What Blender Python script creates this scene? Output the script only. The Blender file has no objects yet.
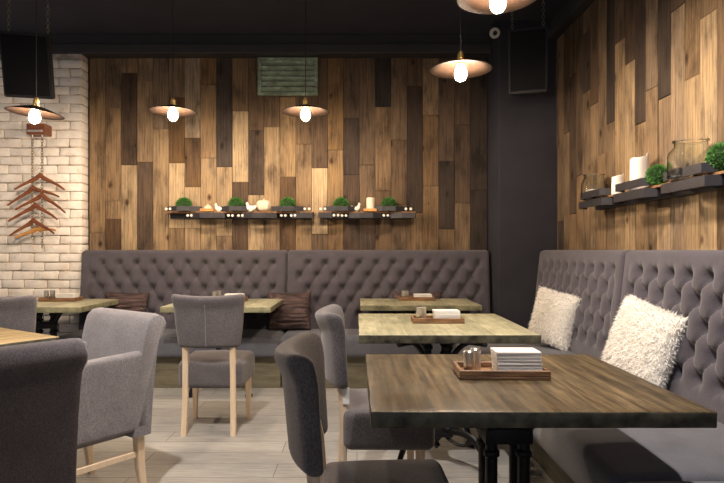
import bpy, bmesh, math, random
from mathutils import Vector, Matrix, noise
random.seed(7)
SC = bpy.context.scene
COL = SC.collection
PI = math.pi

# ------------------------------------------------------------ camera, world, exposure
cam_d = bpy.data.cameras.new('camera'); cam = bpy.data.objects.new('camera', cam_d); COL.objects.link(cam)
cam.location = (0, 0, 1.2); cam.rotation_euler = (PI/2, 0, 0)
cam_d.sensor_width = 36; cam_d.lens = 28.64
cam_d.shift_x = 5/724; cam_d.shift_y = 8.5/724
cam_d.clip_start = 0.05
SC.camera = cam
SC.view_settings.view_transform = 'Standard'; SC.view_settings.look = 'None'
SC.view_settings.gamma = 1; SC.view_settings.use_curve_mapping = False
SC.view_settings.exposure = 0.22
w = bpy.data.worlds.new('world'); SC.world = w; w.use_nodes = True
w.node_tree.nodes['Background'].inputs[0].default_value = (0.84, 0.87, 1.0, 1)
w.node_tree.nodes['Background'].inputs[1].default_value = 0.25
LAMP = (1.0, 0.79, 0.58)
BULB_STRENGTH = 800.0
def area_light(name, loc, target, size, power, color):
    d = bpy.data.lights.new(name, 'AREA'); d.shape = 'DISK'; d.size = size; d.energy = power; d.color = color
    o = bpy.data.objects.new(name, d); COL.objects.link(o); o.location = loc
    o.rotation_euler = (Vector(target)-Vector(loc)).to_track_quat('-Z', 'Y').to_euler(); return o
def spot_light(name, loc, target, size, power, color, ang, blend=0.4):
    d = bpy.data.lights.new(name, 'SPOT'); d.energy = power; d.color = color; d.spot_size = math.radians(ang)
    d.spot_blend = blend; d.shadow_soft_size = size
    o = bpy.data.objects.new(name, d); COL.objects.link(o); o.location = loc
    o.rotation_euler = (Vector(target)-Vector(loc)).to_track_quat('-Z', 'Y').to_euler(); return o
spot_light('ceiling_spot', (-0.82, 1.64, 3.2), (-1.25, 3.5, 0.0), 0.04, 330, (1, 0.93, 0.87), 62, 0.8)
spot_light('ceiling_spot', (0.45, 1.6, 3.2), (1.3, 2.7, 0.5), 0.04, 250, (1, 0.93, 0.87), 70, 0.8)

# ------------------------------------------------------------ materials
def mat(name):
    m = bpy.data.materials.new(name); m.use_nodes = True
    nt = m.node_tree; return m, nt, nt.nodes['Principled BSDF']
def N(nt, typ, **kw):
    n = nt.nodes.new(typ)
    for k, v in kw.items():
        if k.startswith('i_'):
            key = k[2:]; key = int(key) if key.isdigit() else key.replace('_', ' ')
            n.inputs[key].default_value = v
        else: setattr(n, k, v)
    return n
def L(nt, a, b): nt.links.new(a, b)
def ramp(nt, fac, stops):
    r = nt.nodes.new('ShaderNodeValToRGB'); cr = r.color_ramp
    while len(cr.elements) < len(stops): cr.elements.new(0.5)
    for e, (p, c) in zip(cr.elements, stops): e.position = p; e.color = (*c, 1)
    L(nt, fac, r.inputs[0]); return r
def mixc(nt, fac, a, b, mode='MIX'):
    m = nt.nodes.new('ShaderNodeMix'); m.data_type = 'RGBA'; m.blend_type = mode
    for sock, v in ((m.inputs[0], fac), (m.inputs[6], a), (m.inputs[7], b)):
        if isinstance(v, (int, float)): sock.default_value = v
        elif isinstance(v, tuple): sock.default_value = (*v, 1)
        else: L(nt, v, sock)
    return m.outputs[2]
def bump(nt, b, h, strength=0.3, dist=0.01):
    n = N(nt, 'ShaderNodeBump'); n.inputs['Strength'].default_value = strength; n.inputs['Distance'].default_value = dist
    L(nt, h, n.inputs['Height']); L(nt, n.outputs[0], b.inputs['Normal'])
def coords(nt, scale=(1,1,1), kind='Object'):
    t = N(nt, 'ShaderNodeTexCoord'); m = N(nt, 'ShaderNodeMapping'); m.inputs['Scale'].default_value = scale
    L(nt, t.outputs[kind], m.inputs[0]); return m.outputs[0]
def noise_n(nt, vec, scale, detail=4, rough=0.55):
    n = N(nt, 'ShaderNodeTexNoise'); n.inputs['Scale'].default_value = scale; n.inputs['Detail'].default_value = detail
    n.inputs['Roughness'].default_value = rough; L(nt, vec, n.inputs['Vector']); return n
def simple(name, col, rough=0.6, metal=0.0, var=0.0, vs=20, spec=0.5):
    m, nt, b = mat(name); b.inputs['Roughness'].default_value = rough; b.inputs['Metallic'].default_value = metal
    b.inputs['Specular IOR Level'].default_value = spec
    n = noise_n(nt, coords(nt), vs)
    c2 = tuple(max(0, c*(1-var)) for c in col); c3 = tuple(min(1, c*(1+var)) for c in col)
    r = ramp(nt, n.outputs[0], [(0.3, c2), (0.7, c3)]); L(nt, r.outputs[0], b.inputs['Base Color'])
    return m
def fabric(name, col, scale=260, var=0.35, bs=0.25, sheen=0.3):
    m, nt, b = mat(name); b.inputs['Roughness'].default_value = 0.95; b.inputs['Specular IOR Level'].default_value = 0.15
    b.inputs['Sheen Weight'].default_value = sheen; b.inputs['Sheen Roughness'].default_value = 0.5
    n = noise_n(nt, coords(nt, (1, 1, 0.6)), scale, 2); n2 = noise_n(nt, coords(nt), 9, 3)
    r = ramp(nt, n.outputs[0], [(0.3, tuple(c*(1-var) for c in col)), (0.7, tuple(c*(1+var) for c in col))])
    r2 = ramp(nt, n2.outputs[0], [(0.3, (0.85,)*3), (0.7, (1.08,)*3)])
    L(nt, mixc(nt, 1.0, r.outputs[0], r2.outputs[0], 'MULTIPLY'), b.inputs['Base Color'])
    bump(nt, b, n.outputs[0], bs, 0.002); return m
def wood(name, dark, light, rough=0.5, scale=(14, 14, 1.2), stripes=6.0, bs=0.15, spec=0.5, coat=0.0):
    m, nt, b = mat(name); b.inputs['Roughness'].default_value = rough; b.inputs['Specular IOR Level'].default_value = spec
    b.inputs['Coat Weight'].default_value = coat; b.inputs['Coat Roughness'].default_value = 0.25
    v = coords(nt, scale); n = noise_n(nt, v, stripes, 6, 0.65)
    r = ramp(nt, n.outputs[0], [(0.3, dark), (0.5, tuple((a+c)/2 for a, c in zip(dark, light))), (0.72, light)])
    L(nt, r.outputs[0], b.inputs['Base Color']); bump(nt, b, n.outputs[0], bs, 0.002); return m

def plank_wall_material():
    m, nt, b = mat('reclaimed_planks'); b.inputs['Roughness'].default_value = 0.75; b.inputs['Specular IOR Level'].default_value = 0.25
    at = N(nt, 'ShaderNodeAttribute', attribute_name='plank'); sep = N(nt, 'ShaderNodeSeparateColor'); L(nt, at.outputs['Color'], sep.inputs[0])
    tc = N(nt, 'ShaderNodeTexCoord')
    off = N(nt, 'ShaderNodeCombineXYZ'); mu = N(nt, 'ShaderNodeMath', operation='MULTIPLY', i_1=37.0); L(nt, sep.outputs[1], mu.inputs[0])
    L(nt, mu.outputs[0], off.inputs[0]); L(nt, mu.outputs[0], off.inputs[1]); L(nt, mu.outputs[0], off.inputs[2])
    add = N(nt, 'ShaderNodeVectorMath', operation='ADD'); L(nt, tc.outputs['Object'], add.inputs[0]); L(nt, off.outputs[0], add.inputs[1])
    mp = N(nt, 'ShaderNodeMapping'); mp.inputs['Scale'].default_value = (26, 26, 1.0); L(nt, add.outputs[0], mp.inputs[0])
    grain = noise_n(nt, mp.outputs[0], 3.2, 7, 0.68)
    mp2 = N(nt, 'ShaderNodeMapping'); mp2.inputs['Scale'].default_value = (3, 3, 1.3); L(nt, add.outputs[0], mp2.inputs[0])
    blot = noise_n(nt, mp2.outputs[0], 2.4, 4, 0.6)
    s3 = N(nt, 'ShaderNodeSeparateXYZ'); L(nt, add.outputs[0], s3.inputs[0]); a3 = N(nt, 'ShaderNodeMath', operation='ADD'); L(nt, s3.outputs[0], a3.inputs[0]); L(nt, s3.outputs[1], a3.inputs[1])
    c3 = N(nt, 'ShaderNodeCombineXYZ'); L(nt, a3.outputs[0], c3.inputs[0]); L(nt, s3.outputs[2], c3.inputs[1])
    mp3 = N(nt, 'ShaderNodeMapping'); mp3.inputs['Scale'].default_value = (6.4, 3.6, 1); L(nt, c3.outputs[0], mp3.inputs[0])
    vo = N(nt, 'ShaderNodeTexVoronoi', voronoi_dimensions='2D'); vo.inputs['Scale'].default_value = 1.0; L(nt, mp3.outputs[0], vo.inputs['Vector'])
    base = ramp(nt, sep.outputs[0], [(0.0, (0.020, 0.015, 0.014)), (0.3, (0.075, 0.047, 0.031)), (0.6, (0.23, 0.150, 0.080)), (0.95, (0.53, 0.405, 0.25))])
    gr = ramp(nt, grain.outputs[0], [(0.30, (0.34, 0.31, 0.28)), (0.48, (0.88, 0.86, 0.83)), (0.72, (1.35, 1.3, 1.2))])
    bl = ramp(nt, blot.outputs[0], [(0.30, (0.42, 0.40, 0.39)), (0.48, (0.95, 0.95, 0.95)), (0.72, (1.3, 1.25, 1.12))])
    sv = N(nt, 'ShaderNodeSeparateColor'); L(nt, vo.outputs['Color'], sv.inputs[0])
    gate = N(nt, 'ShaderNodeMapRange', i_1=0.45, i_2=1.0, i_3=0.5, i_4=-0.12); gate.clamp = False; L(nt, sv.outputs[0], gate.inputs[0])
    wob = noise_n(nt, add.outputs[0], 22, 3, 0.6); wm = N(nt, 'ShaderNodeMath', operation='MULTIPLY', i_1=0.16); L(nt, wob.outputs[0], wm.inputs[0])
    kd = N(nt, 'ShaderNodeMath', operation='ADD'); L(nt, vo.outputs['Distance'], kd.inputs[0]); L(nt, wm.outputs[0], kd.inputs[1])
    kd2 = N(nt, 'ShaderNodeMath', operation='ADD'); L(nt, kd.outputs[0], kd2.inputs[0]); gm = N(nt, 'ShaderNodeMath', operation='MAXIMUM', i_1=0.0); L(nt, gate.outputs[0], gm.inputs[0]); L(nt, gm.outputs[0], kd2.inputs[1])
    kn = ramp(nt, kd2.outputs[0], [(0.11, (0.12, 0.075, 0.05)), (0.17, (0.45, 0.36, 0.30)), (0.25, (1, 1, 1))])
    c = mixc(nt, 1.0, base.outputs[0], gr.outputs[0], 'MULTIPLY'); c = mixc(nt, 1.0, c, bl.outputs[0], 'MULTIPLY'); c = mixc(nt, 0.95, c, kn.outputs[0], 'MULTIPLY')
    grey = N(nt, 'ShaderNodeHueSaturation'); grey.inputs['Saturation'].default_value = 1.0; L(nt, c, grey.inputs['Color'])
    satm = N(nt, 'ShaderNodeMapRange', i_3=0.55, i_4=1.2); L(nt, sep.outputs[2], satm.inputs[0]); L(nt, satm.outputs[0], grey.inputs['Saturation'])
    L(nt, grey.outputs[0], b.inputs['Base Color']); bump(nt, b, grain.outputs[0], 0.35, 0.004); return m

def brick_material():
    m, nt, b = mat('painted_brick'); b.inputs['Roughness'].default_value = 0.8; b.inputs['Specular IOR Level'].default_value = 0.2
    v = coords(nt); n = noise_n(nt, v, 7, 8, 0.7); n2 = noise_n(nt, v, 30, 5, 0.7)
    r = ramp(nt, n.outputs[0], [(0.27, (0.42, 0.30, 0.22)), (0.36, (0.76, 0.68, 0.60)), (0.6, (0.88, 0.83, 0.77))])
    r2 = ramp(nt, n2.outputs[0], [(0.25, (0.45, 0.38, 0.33)), (0.38, (1, 1, 1))])
    L(nt, mixc(nt, 1.0, r.outputs[0], r2.outputs[0], 'MULTIPLY'), b.inputs['Base Color']); bump(nt, b, n2.outputs[0], 0.6, 0.006); return m

def floor_material():
    m, nt, b = mat('floor_planks'); b.inputs['Roughness'].default_value = 0.5; b.inputs['Specular IOR Level'].default_value = 0.4
    v = coords(nt)
    br = N(nt, 'ShaderNodeTexBrick', offset=0.37, offset_frequency=2); L(nt, v, br.inputs['Vector'])
    for k, val in (('Scale', 1.0), ('Mortar Size', 0.0022), ('Brick Width', 1.2), ('Row Height', 0.19), ('Mortar Smooth', 0.1), ('Bias', 0.0)): br.inputs[k].default_value = val
    br.inputs['Color1'].default_value = (0.35, 0.33, 0.305, 1); br.inputs['Color2'].default_value = (0.42, 0.40, 0.37, 1); br.inputs['Mortar'].default_value = (0.13, 0.115, 0.10, 1)
    g = noise_n(nt, coords(nt, (1.6, 22, 1)), 3.0, 7, 0.7)
    gr = ramp(nt, g.outputs[0], [(0.3, (0.62, 0.61, 0.60)), (0.55, (1, 1, 1)), (0.8, (1.15, 1.15, 1.15))])
    L(nt, mixc(nt, 1.0, br.outputs['Color'], gr.outputs[0], 'MULTIPLY'), b.inputs['Base Color']); bump(nt, b, g.outputs[0], 0.1, 0.003); return m

def tabletop_material(name, dark, mid, light, offset):
    m, nt, b = mat(name); b.inputs['Roughness'].default_value = 0.38; b.inputs['Specular IOR Level'].default_value = 0.5
    tc = N(nt, 'ShaderNodeTexCoord'); mp = N(nt, 'ShaderNodeMapping'); mp.inputs['Location'].default_value = (offset, offset*1.7, 0); L(nt, tc.outputs['Object'], mp.inputs[0])
    sep = N(nt, 'ShaderNodeSeparateXYZ'); L(nt, mp.outputs[0], sep.inputs[0])
    q = N(nt, 'ShaderNodeMath', operation='MULTIPLY', i_1=6.4); L(nt, sep.outputs[0], q.inputs[0])
    fl = N(nt, 'ShaderNodeMath', operation='FLOOR'); L(nt, q.outputs[0], fl.inputs[0])
    wn = N(nt, 'ShaderNodeTexWhiteNoise', noise_dimensions='1D'); L(nt, fl.outputs[0], wn.inputs['W'])
    cb = N(nt, 'ShaderNodeCombineXYZ'); mm = N(nt, 'ShaderNodeMath', operation='MULTIPLY', i_1=9.0); L(nt, wn.outputs[0], mm.inputs[0]); L(nt, mm.outputs[0], cb.inputs[1])
    ad = N(nt, 'ShaderNodeVectorMath', operation='ADD'); L(nt, mp.outputs[0], ad.inputs[0]); L(nt, cb.outputs[0], ad.inputs[1])
    sc = N(nt, 'ShaderNodeMapping'); sc.inputs['Scale'].default_value = (24, 1.5, 24); L(nt, ad.outputs[0], sc.inputs[0])
    g = noise_n(nt, sc.outputs[0], 2.2, 6, 0.62)
    s2 = N(nt, 'ShaderNodeMapping'); s2.inputs['Scale'].default_value = (4.5, 2.0, 3); L(nt, ad.outputs[0], s2.inputs[0])
    g2 = noise_n(nt, s2.outputs[0], 2.0, 4, 0.6)
    r = ramp(nt, g.outputs[0], [(0.34, dark), (0.5, mid), (0.66, light)])
    r2 = ramp(nt, g2.outputs[0], [(0.3, (0.6, 0.6, 0.55)), (0.6, (1.1, 1.08, 1.0))])
    r3 = ramp(nt, wn.outputs[0], [(0.0, (0.78, 0.78, 0.76)), (1.0, (1.15, 1.13, 1.1))])
    c = mixc(nt, 1.0, r.outputs[0], r2.outputs[0], 'MULTIPLY'); c = mixc(nt, 1.0, c, r3.outputs[0], 'MULTIPLY')
    L(nt, c, b.inputs['Base Color']); bump(nt, b, g.outputs[0], 0.12, 0.003)
    rr = ramp(nt, g2.outputs[0], [(0.3, (0.5,)*3), (0.7, (0.3,)*3)]); L(nt, rr.outputs[0], b.inputs['Roughness']); return m

M = {}
M['planks'] = plank_wall_material(); M['brick'] = brick_material(); M['floor'] = floor_material()
M['mortar'] = simple('old_mortar', (0.50, 0.43, 0.36), 0.9, 0, 0.6, 9)
M['ceiling'] = simple('dark_ceiling_paint', (0.046, 0.047, 0.064), 0.9, 0, 0.08, 3, 0.2)
M['column'] = simple('dark_wall_paint', (0.034, 0.033, 0.042), 0.85, 0, 0.15, 3, 0.2)
M['trim'] = simple('dark_trim_paint', (0.045, 0.042, 0.044), 0.5, 0, 0.1, 5, 0.4)
M['sofa'] = fabric('sofa_fabric', (0.085, 0.076, 0.092), 320, 0.22, 0.15, 0.25)
M['seatfab'] = fabric('seat_fabric', (0.115, 0.118, 0.14), 320, 0.2, 0.12, 0.25)
M['chair'] = fabric('chair_fabric', (0.122, 0.110, 0.116), 230, 0.35, 0.3, 0.25)
M['chairdark'] = fabric('dark_chair_fabric', (0.095, 0.085, 0.098), 230, 0.35, 0.3, 0.2)
M['chairlight'] = fabric('light_chair_fabric', (0.22, 0.205, 0.215), 230, 0.28, 0.3, 0.25)
M['plinth'] = wood('olive_plinth_wood', (0.09, 0.078, 0.05), (0.22, 0.19, 0.12), 0.6, (1.2, 1.2, 10), 3)
M['leg'] = wood('beech_legs', (0.66, 0.50, 0.34), (0.82, 0.66, 0.48), 0.45, (20, 20, 2), 3, 0.05)
M['iron'] = simple('black_cast_iron', (0.018, 0.018, 0.020), 0.45, 0.6, 0.2, 30)
M['tray'] = wood('burnt_tray_wood', (0.05, 0.024, 0.012), (0.36, 0.19, 0.09), 0.5, (2.5, 14, 30), 4, 0.1)
M['steel'] = simple('brushed_steel', (0.72, 0.69, 0.66), 0.28, 1.0, 0.08, 60)
M['paper'] = simple('white_paper', (0.88, 0.86, 0.83), 0.9, 0, 0.02, 8, 0.1)
M['brass'] = simple('brass', (0.62, 0.42, 0.16), 0.3, 1.0, 0.1, 30)
M['shade'] = simple('bronze_shade', (0.010, 0.0055, 0.0034), 0.6, 0.0, 0.25, 12, 0.08)
M['cord'] = simple('black_cord', (0.02, 0.02, 0.02), 0.7)
M['speaker'] = simple('black_speaker_shell', (0.016, 0.015, 0.018), 0.6, 0, 0.1, 20, 0.3)
M['grille'] = simple('speaker_grille_cloth', (0.010, 0.010, 0.012), 0.9, 0, 0.3, 200, 0.1)
M['chain'] = simple('aged_chain_metal', (0.30, 0.26, 0.20), 0.4, 0.8, 0.3, 60)
M['hanger'] = wood('varnished_hanger_wood', (0.11, 0.032, 0.014), (0.27, 0.095, 0.038), 0.35, (4, 20, 20), 3, 0.05)
M['hangerlight'] = wood('golden_hanger_wood', (0.45, 0.20, 0.05), (0.65, 0.33, 0.10), 0.35, (4, 20, 20), 3, 0.05)
M['shelfblack'] = simple('charcoal_shelf_metal', (0.026, 0.024, 0.029), 0.5, 0.2, 0.2, 25)
M['shelfwood'] = wood('rusty_shelf_board', (0.05, 0.022, 0.012), (0.42, 0.20, 0.07), 0.7, (12, 12, 30), 4, 0.4)
M['boltwhite'] = simple('pale_bolt_metal', (0.85, 0.82, 0.76), 0.35, 0.3)
M['leaf'] = simple('boxwood_leaf', (0.06, 0.20, 0.03), 0.6, 0, 0.5, 60)
M['leafcore'] = simple('boxwood_core', (0.015, 0.04, 0.01), 0.9)
M['wax'] = simple('cream_wax', (0.80, 0.68, 0.52), 0.5, 0, 0.04, 12)
M['waxwhite'] = simple('white_wax', (0.84, 0.78, 0.72), 0.55, 0, 0.03, 12)
M['ceramic'] = simple('white_ceramic', (0.82, 0.77, 0.69), 0.35, 0, 0.03, 12)
M['pumpkin'] = simple('cream_pumpkin_glaze', (0.72, 0.60, 0.44), 0.5, 0, 0.06, 10)
M['fur'] = simple('cream_faux_fur', (0.92, 0.89, 0.84), 0.9, 0, 0.06, 40, 0.1)
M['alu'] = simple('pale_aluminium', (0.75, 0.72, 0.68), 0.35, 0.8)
M['detector'] = simple('white_plastic', (0.75, 0.72, 0.68), 0.4)

def cushion_material():
    m, nt, b = mat('crinkled_maroon_fabric'); b.inputs['Roughness'].default_value = 0.55
    n = noise_n(nt, coords(nt, (1.6, 12, 12)), 4, 5, 0.65)
    r = ramp(nt, n.outputs[0], [(0.32, (0.015, 0.008, 0.008)), (0.5, (0.065, 0.036, 0.034)), (0.68, (0.17, 0.105, 0.10))])
    L(nt, r.outputs[0], b.inputs['Base Color']); bump(nt, b, n.outputs[0], 1.0, 0.02); return m
M['maroon'] = cushion_material()
def vent_material():
    m, nt, b = mat('rusty_green_paint'); b.inputs['Roughness'].default_value = 0.6
    n = noise_n(nt, coords(nt, (1, 1, 2)), 9, 6, 0.7)
    r = ramp(nt, n.outputs[0], [(0.3, (0.12, 0.08, 0.05)), (0.42, (0.17, 0.21, 0.15)), (0.6, (0.28, 0.37, 0.27)), (0.68, (0.60, 0.56, 0.42))])
    L(nt, r.outputs[0], b.inputs['Base Color']); return m
M['vent'] = vent_material()
def glass_material():
    m, nt, b = mat('jar_glass'); b.inputs['Base Color'].default_value = (0.96, 0.99, 0.96, 1); b.inputs['Roughness'].default_value = 0.02
    b.inputs['Transmission Weight'].default_value = 1.0; b.inputs['IOR'].default_value = 1.45; return m
M['glass'] = glass_material()
def bulb_material():
    m, nt, b = mat('glowing_bulb'); b.inputs['Base Color'].default_value = (1, 0.9, 0.7, 1)
    b.inputs['Emission Color'].default_value = (*LAMP, 1); b.inputs['Emission Strength'].default_value = BULB_STRENGTH; return m
M['bulb'] = bulb_material()
M['top_brown'] = tabletop_material('brown_tabletop_wood', (0.045, 0.031, 0.018), (0.105, 0.075, 0.042), (0.19, 0.14, 0.08), 0.3)
M['top_olive'] = tabletop_material('olive_tabletop_wood', (0.33, 0.315, 0.215), (0.44, 0.425, 0.31), (0.52, 0.505, 0.385), 2.1)
M['top_tan'] = tabletop_material('tan_tabletop_wood', (0.22, 0.15, 0.07), (0.36, 0.26, 0.13), (0.46, 0.35, 0.19), 4.4)
M['edge'] = simple('dark_green_worn_edge', (0.078, 0.072, 0.048), 0.42, 0, 0.75, 22)
M['edgelight'] = simple('pale_olive_worn_edge', (0.22, 0.21, 0.125), 0.5, 0, 0.5, 14)

# ------------------------------------------------------------ helpers
def build(name, bm, m, parent=None, smooth=True, ang=40):
    me = bpy.data.meshes.new(name); bmesh.ops.recalc_face_normals(bm, faces=bm.faces)
    bm.to_mesh(me); bm.free()
    ms = m if isinstance(m, (list, tuple)) else [m]
    for x in ms: me.materials.append(x)
    if smooth:
        me.polygons.foreach_set('use_smooth', [True]*len(me.polygons))
        try: me.set_sharp_from_angle(angle=math.radians(ang))
        except Exception: pass
    o = bpy.data.objects.new(name, me); COL.objects.link(o)
    if parent is not None: o.parent = parent
    return o
def thing(name, label, cat, loc=(0,0,0), rz=0, group=None):
    o = bpy.data.objects.new(name, None); COL.objects.link(o); o.empty_display_size = 0.1
    o.location = loc; o.rotation_euler = (0, 0, rz)
    o['label'] = label; o['category'] = cat
    if group: o['group'] = group
    return o
def tag(o, label, cat, group=None, kind=None):
    o['label'] = label; o['category'] = cat
    if group: o['group'] = group
    if kind: o['kind'] = kind
    return o
def struct(name, bm, m, smooth=False):
    o = build(name, bm, m, None, smooth); o['kind'] = 'structure'; return o
def box(bm, x0, x1, y0, y1, z0, z1, bev=0.0, seg=2, mx=None, mi=0):
    r = bmesh.ops.create_cube(bm, size=1.0); vs = r['verts']
    for v in vs:
        v.co = Vector(((x0+x1)/2 + v.co.x*(x1-x0), (y0+y1)/2 + v.co.y*(y1-y0), (z0+z1)/2 + v.co.z*(z1-z0)))
    if bev > 0:
        es = list({e for v in vs for e in v.link_edges})
        rr = bmesh.ops.bevel(bm, geom=es, offset=bev, segments=seg, affect='EDGES', profile=0.5, clamp_overlap=True)
        vs = list({v for f in rr['faces'] for v in f.verts} | {v for v in vs if v.is_valid})
    if mi:
        for f in {f for v in vs if v.is_valid for f in v.link_faces}: f.material_index = mi
    if mx is not None:
        for v in vs:
            if v.is_valid: v.co = mx @ v.co
    return vs
def tube(bm, pts, rad, n=8, closed=False, cap=True, flat=None):
    pts = [Vector(p) for p in pts]; k = len(pts); rings = []
    prev = None
    for i, p in enumerate(pts):
        if closed: t = (pts[(i+1) % k]-pts[i-1]).normalized()
        else: t = (pts[min(i+1, k-1)]-pts[max(i-1, 0)]).normalized()
        if prev is None:
            up = Vector((0, 0, 1)) if abs(t.z) < 0.9 else Vector((1, 0, 0)); a = t.cross(up).normalized()
        else: a = (prev - t*prev.dot(t)).normalized()
        prev = a; b = t.cross(a).normalized()
        r = rad[i] if isinstance(rad, (list, tuple)) else rad
        ra, rb = (r, r) if flat is None else (r*flat[0], r*flat[1])
        rings.append([bm.verts.new(p + a*math.cos(2*PI*j/n)*ra + b*math.sin(2*PI*j/n)*rb) for j in range(n)])
    for i in range(k if closed else k-1):
        A = rings[i]; B = rings[(i+1) % k]
        for j in range(n): bm.faces.new((A[j], A[(j+1) % n], B[(j+1) % n], B[j]))
    if cap and not closed:
        bm.faces.new(rings[0][::-1]); bm.faces.new(rings[-1])
def lathe(bm, prof, n=32, c=(0,0,0), cap=True, f=None):
    rings = []
    for (r, z) in prof:
        ring = []
        for j in range(n):
            a = 2*PI*j/n; rr, zz = (r, z) if f is None else f(r, z, a)
            ring.append(bm.verts.new((c[0]+rr*math.cos(a), c[1]+rr*math.sin(a), c[2]+zz)))
        rings.append(ring)
    for A, B in zip(rings, rings[1:]):
        for j in range(n): bm.faces.new((A[j], A[(j+1) % n], B[(j+1) % n], B[j]))
    if cap: bm.faces.new(rings[0][::-1]); bm.faces.new(rings[-1])
def rbox(bm, hx, hy, hz, r, m=(6, 6, 6), deform=None, c=3):
    """closed rounded box, half sizes hx hy hz, edge radius r, m middle divisions, c divisions in the rounding"""
    def axis(h, k):
        a = [-h + r*i/c for i in range(c)] + [-(h-r) + 2*(h-r)*i/k for i in range(k+1)] + [h-r + r*(i+1)/c for i in range(c)]
        return a
    X, Y, Z = axis(hx, m[0]), axis(hy, m[1]), axis(hz, m[2]); cache = {}
    def V(i, j, k):
        key = (i, j, k)
        if key not in cache:
            q = Vector((X[i], Y[j], Z[k])); cl = Vector((max(-(hx-r), min(hx-r, q.x)), max(-(hy-r), min(hy-r, q.y)), max(-(hz-r), min(hz-r, q.z))))
            d = q-cl; p = cl + d.normalized()*r if d.length > 1e-9 else q
            if deform: p = Vector(deform(p, q))
            cache[key] = bm.verts.new(p)
        return cache[key]
    nx, ny, nz = len(X)-1, len(Y)-1, len(Z)-1
    for i in range(nx):
        for j in range(ny):
            bm.faces.new((V(i,j,0), V(i,j+1,0), V(i+1,j+1,0), V(i+1,j,0))); bm.faces.new((V(i,j,nz), V(i+1,j,nz), V(i+1,j+1,nz), V(i,j+1,nz)))
    for i in range(nx):
        for k in range(nz):
            bm.faces.new((V(i,0,k), V(i+1,0,k), V(i+1,0,k+1), V(i,0,k+1))); bm.faces.new((V(i,ny,k), V(i,ny,k+1), V(i+1,ny,k+1), V(i+1,ny,k)))
    for j in range(ny):
        for k in range(nz):
            bm.faces.new((V(0,j,k), V(0,j,k+1), V(0,j+1,k+1), V(0,j+1,k))); bm.faces.new((V(nx,j,k), V(nx,j+1,k), V(nx,j+1,k+1), V(nx,j,k+1)))
def prism(bm, poly, z0, z1, mx=None):
    lo = [bm.verts.new((x, y, z0)) for x, y in poly]; hi = [bm.verts.new((x, y, z1)) for x, y in poly]; n = len(poly)
    bm.faces.new(lo[::-1]); bm.faces.new(hi)
    for i in range(n): bm.faces.new((lo[i], lo[(i+1) % n], hi[(i+1) % n], hi[i]))
    if mx is not None:
        for v in lo+hi: v.co = mx @ v.co
    return lo+hi
def bez(p0, p1, p2, p3, n=12):
    out = []
    for i in range(n+1):
        t = i/n; a = (1-t)**3; b = 3*(1-t)**2*t; c = 3*(1-t)*t*t; d = t**3
        out.append(tuple(a*p0[k]+b*p1[k]+c*p2[k]+d*p3[k] for k in range(3)))
    return out
rnd = random.Random

# ------------------------------------------------------------ the room
bm = bmesh.new(); box(bm, -5.2, 2.0, -1.2, 5.8, -0.1, 0.0); struct('floor', bm, M['floor'])
bm = bmesh.new(); box(bm, -5.2, 2.0, -1.2, 5.8, 3.25, 3.35); struct('ceiling', bm, M['ceiling'])

F = 576.0
def plank_wall(name, cols, make, pitch_edges, zr=(0.0, 3.10)):
    """cols: list of [(z_top, tone, sat), ...] from the top down; make(u, depth, z) -> xyz"""
    bm = bmesh.new(); lay = bm.loops.layers.float_color.new('plank'); R = rnd(11)
    for k, segs in enumerate(cols):
        u0, u1 = pitch_edges[k], pitch_edges[k+1]
        for s, (zt, tone, sat) in enumerate(segs):
            zb = segs[s+1][0] if s+1 < len(segs) else zr[0]
            th = 0.018 + R.random()*0.008; g = 0.0016
            pts = []
            n0 = len(bm.verts)
            vs = box(bm, u0+g, u1-g, -th, 0.0, zb+g, zt-g, 0.0015, 1)
            vs = [v for v in vs if v.is_valid]
            fs = {f for v in vs for f in v.link_faces}
            col = (tone, R.random(), sat, 1.0)
            for f in fs:
                for lp in f.loops: lp[lay] = col
            for v in vs: v.co = Vector(make(v.co.x, v.co.y, v.co.z))
    back = box(bm, pitch_edges[0]-0.02, pitch_edges[-1]+0.02, 0.0, 0.10, zr[0], 3.3)
    for f in {f for v in back for f in v.link_faces}:
        f.material_index = 1
    for v in back: v.co = Vector(make(v.co.x, v.co.y, v.co.z))
    return struct(name, bm, [M['planks'], M['column']])

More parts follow.
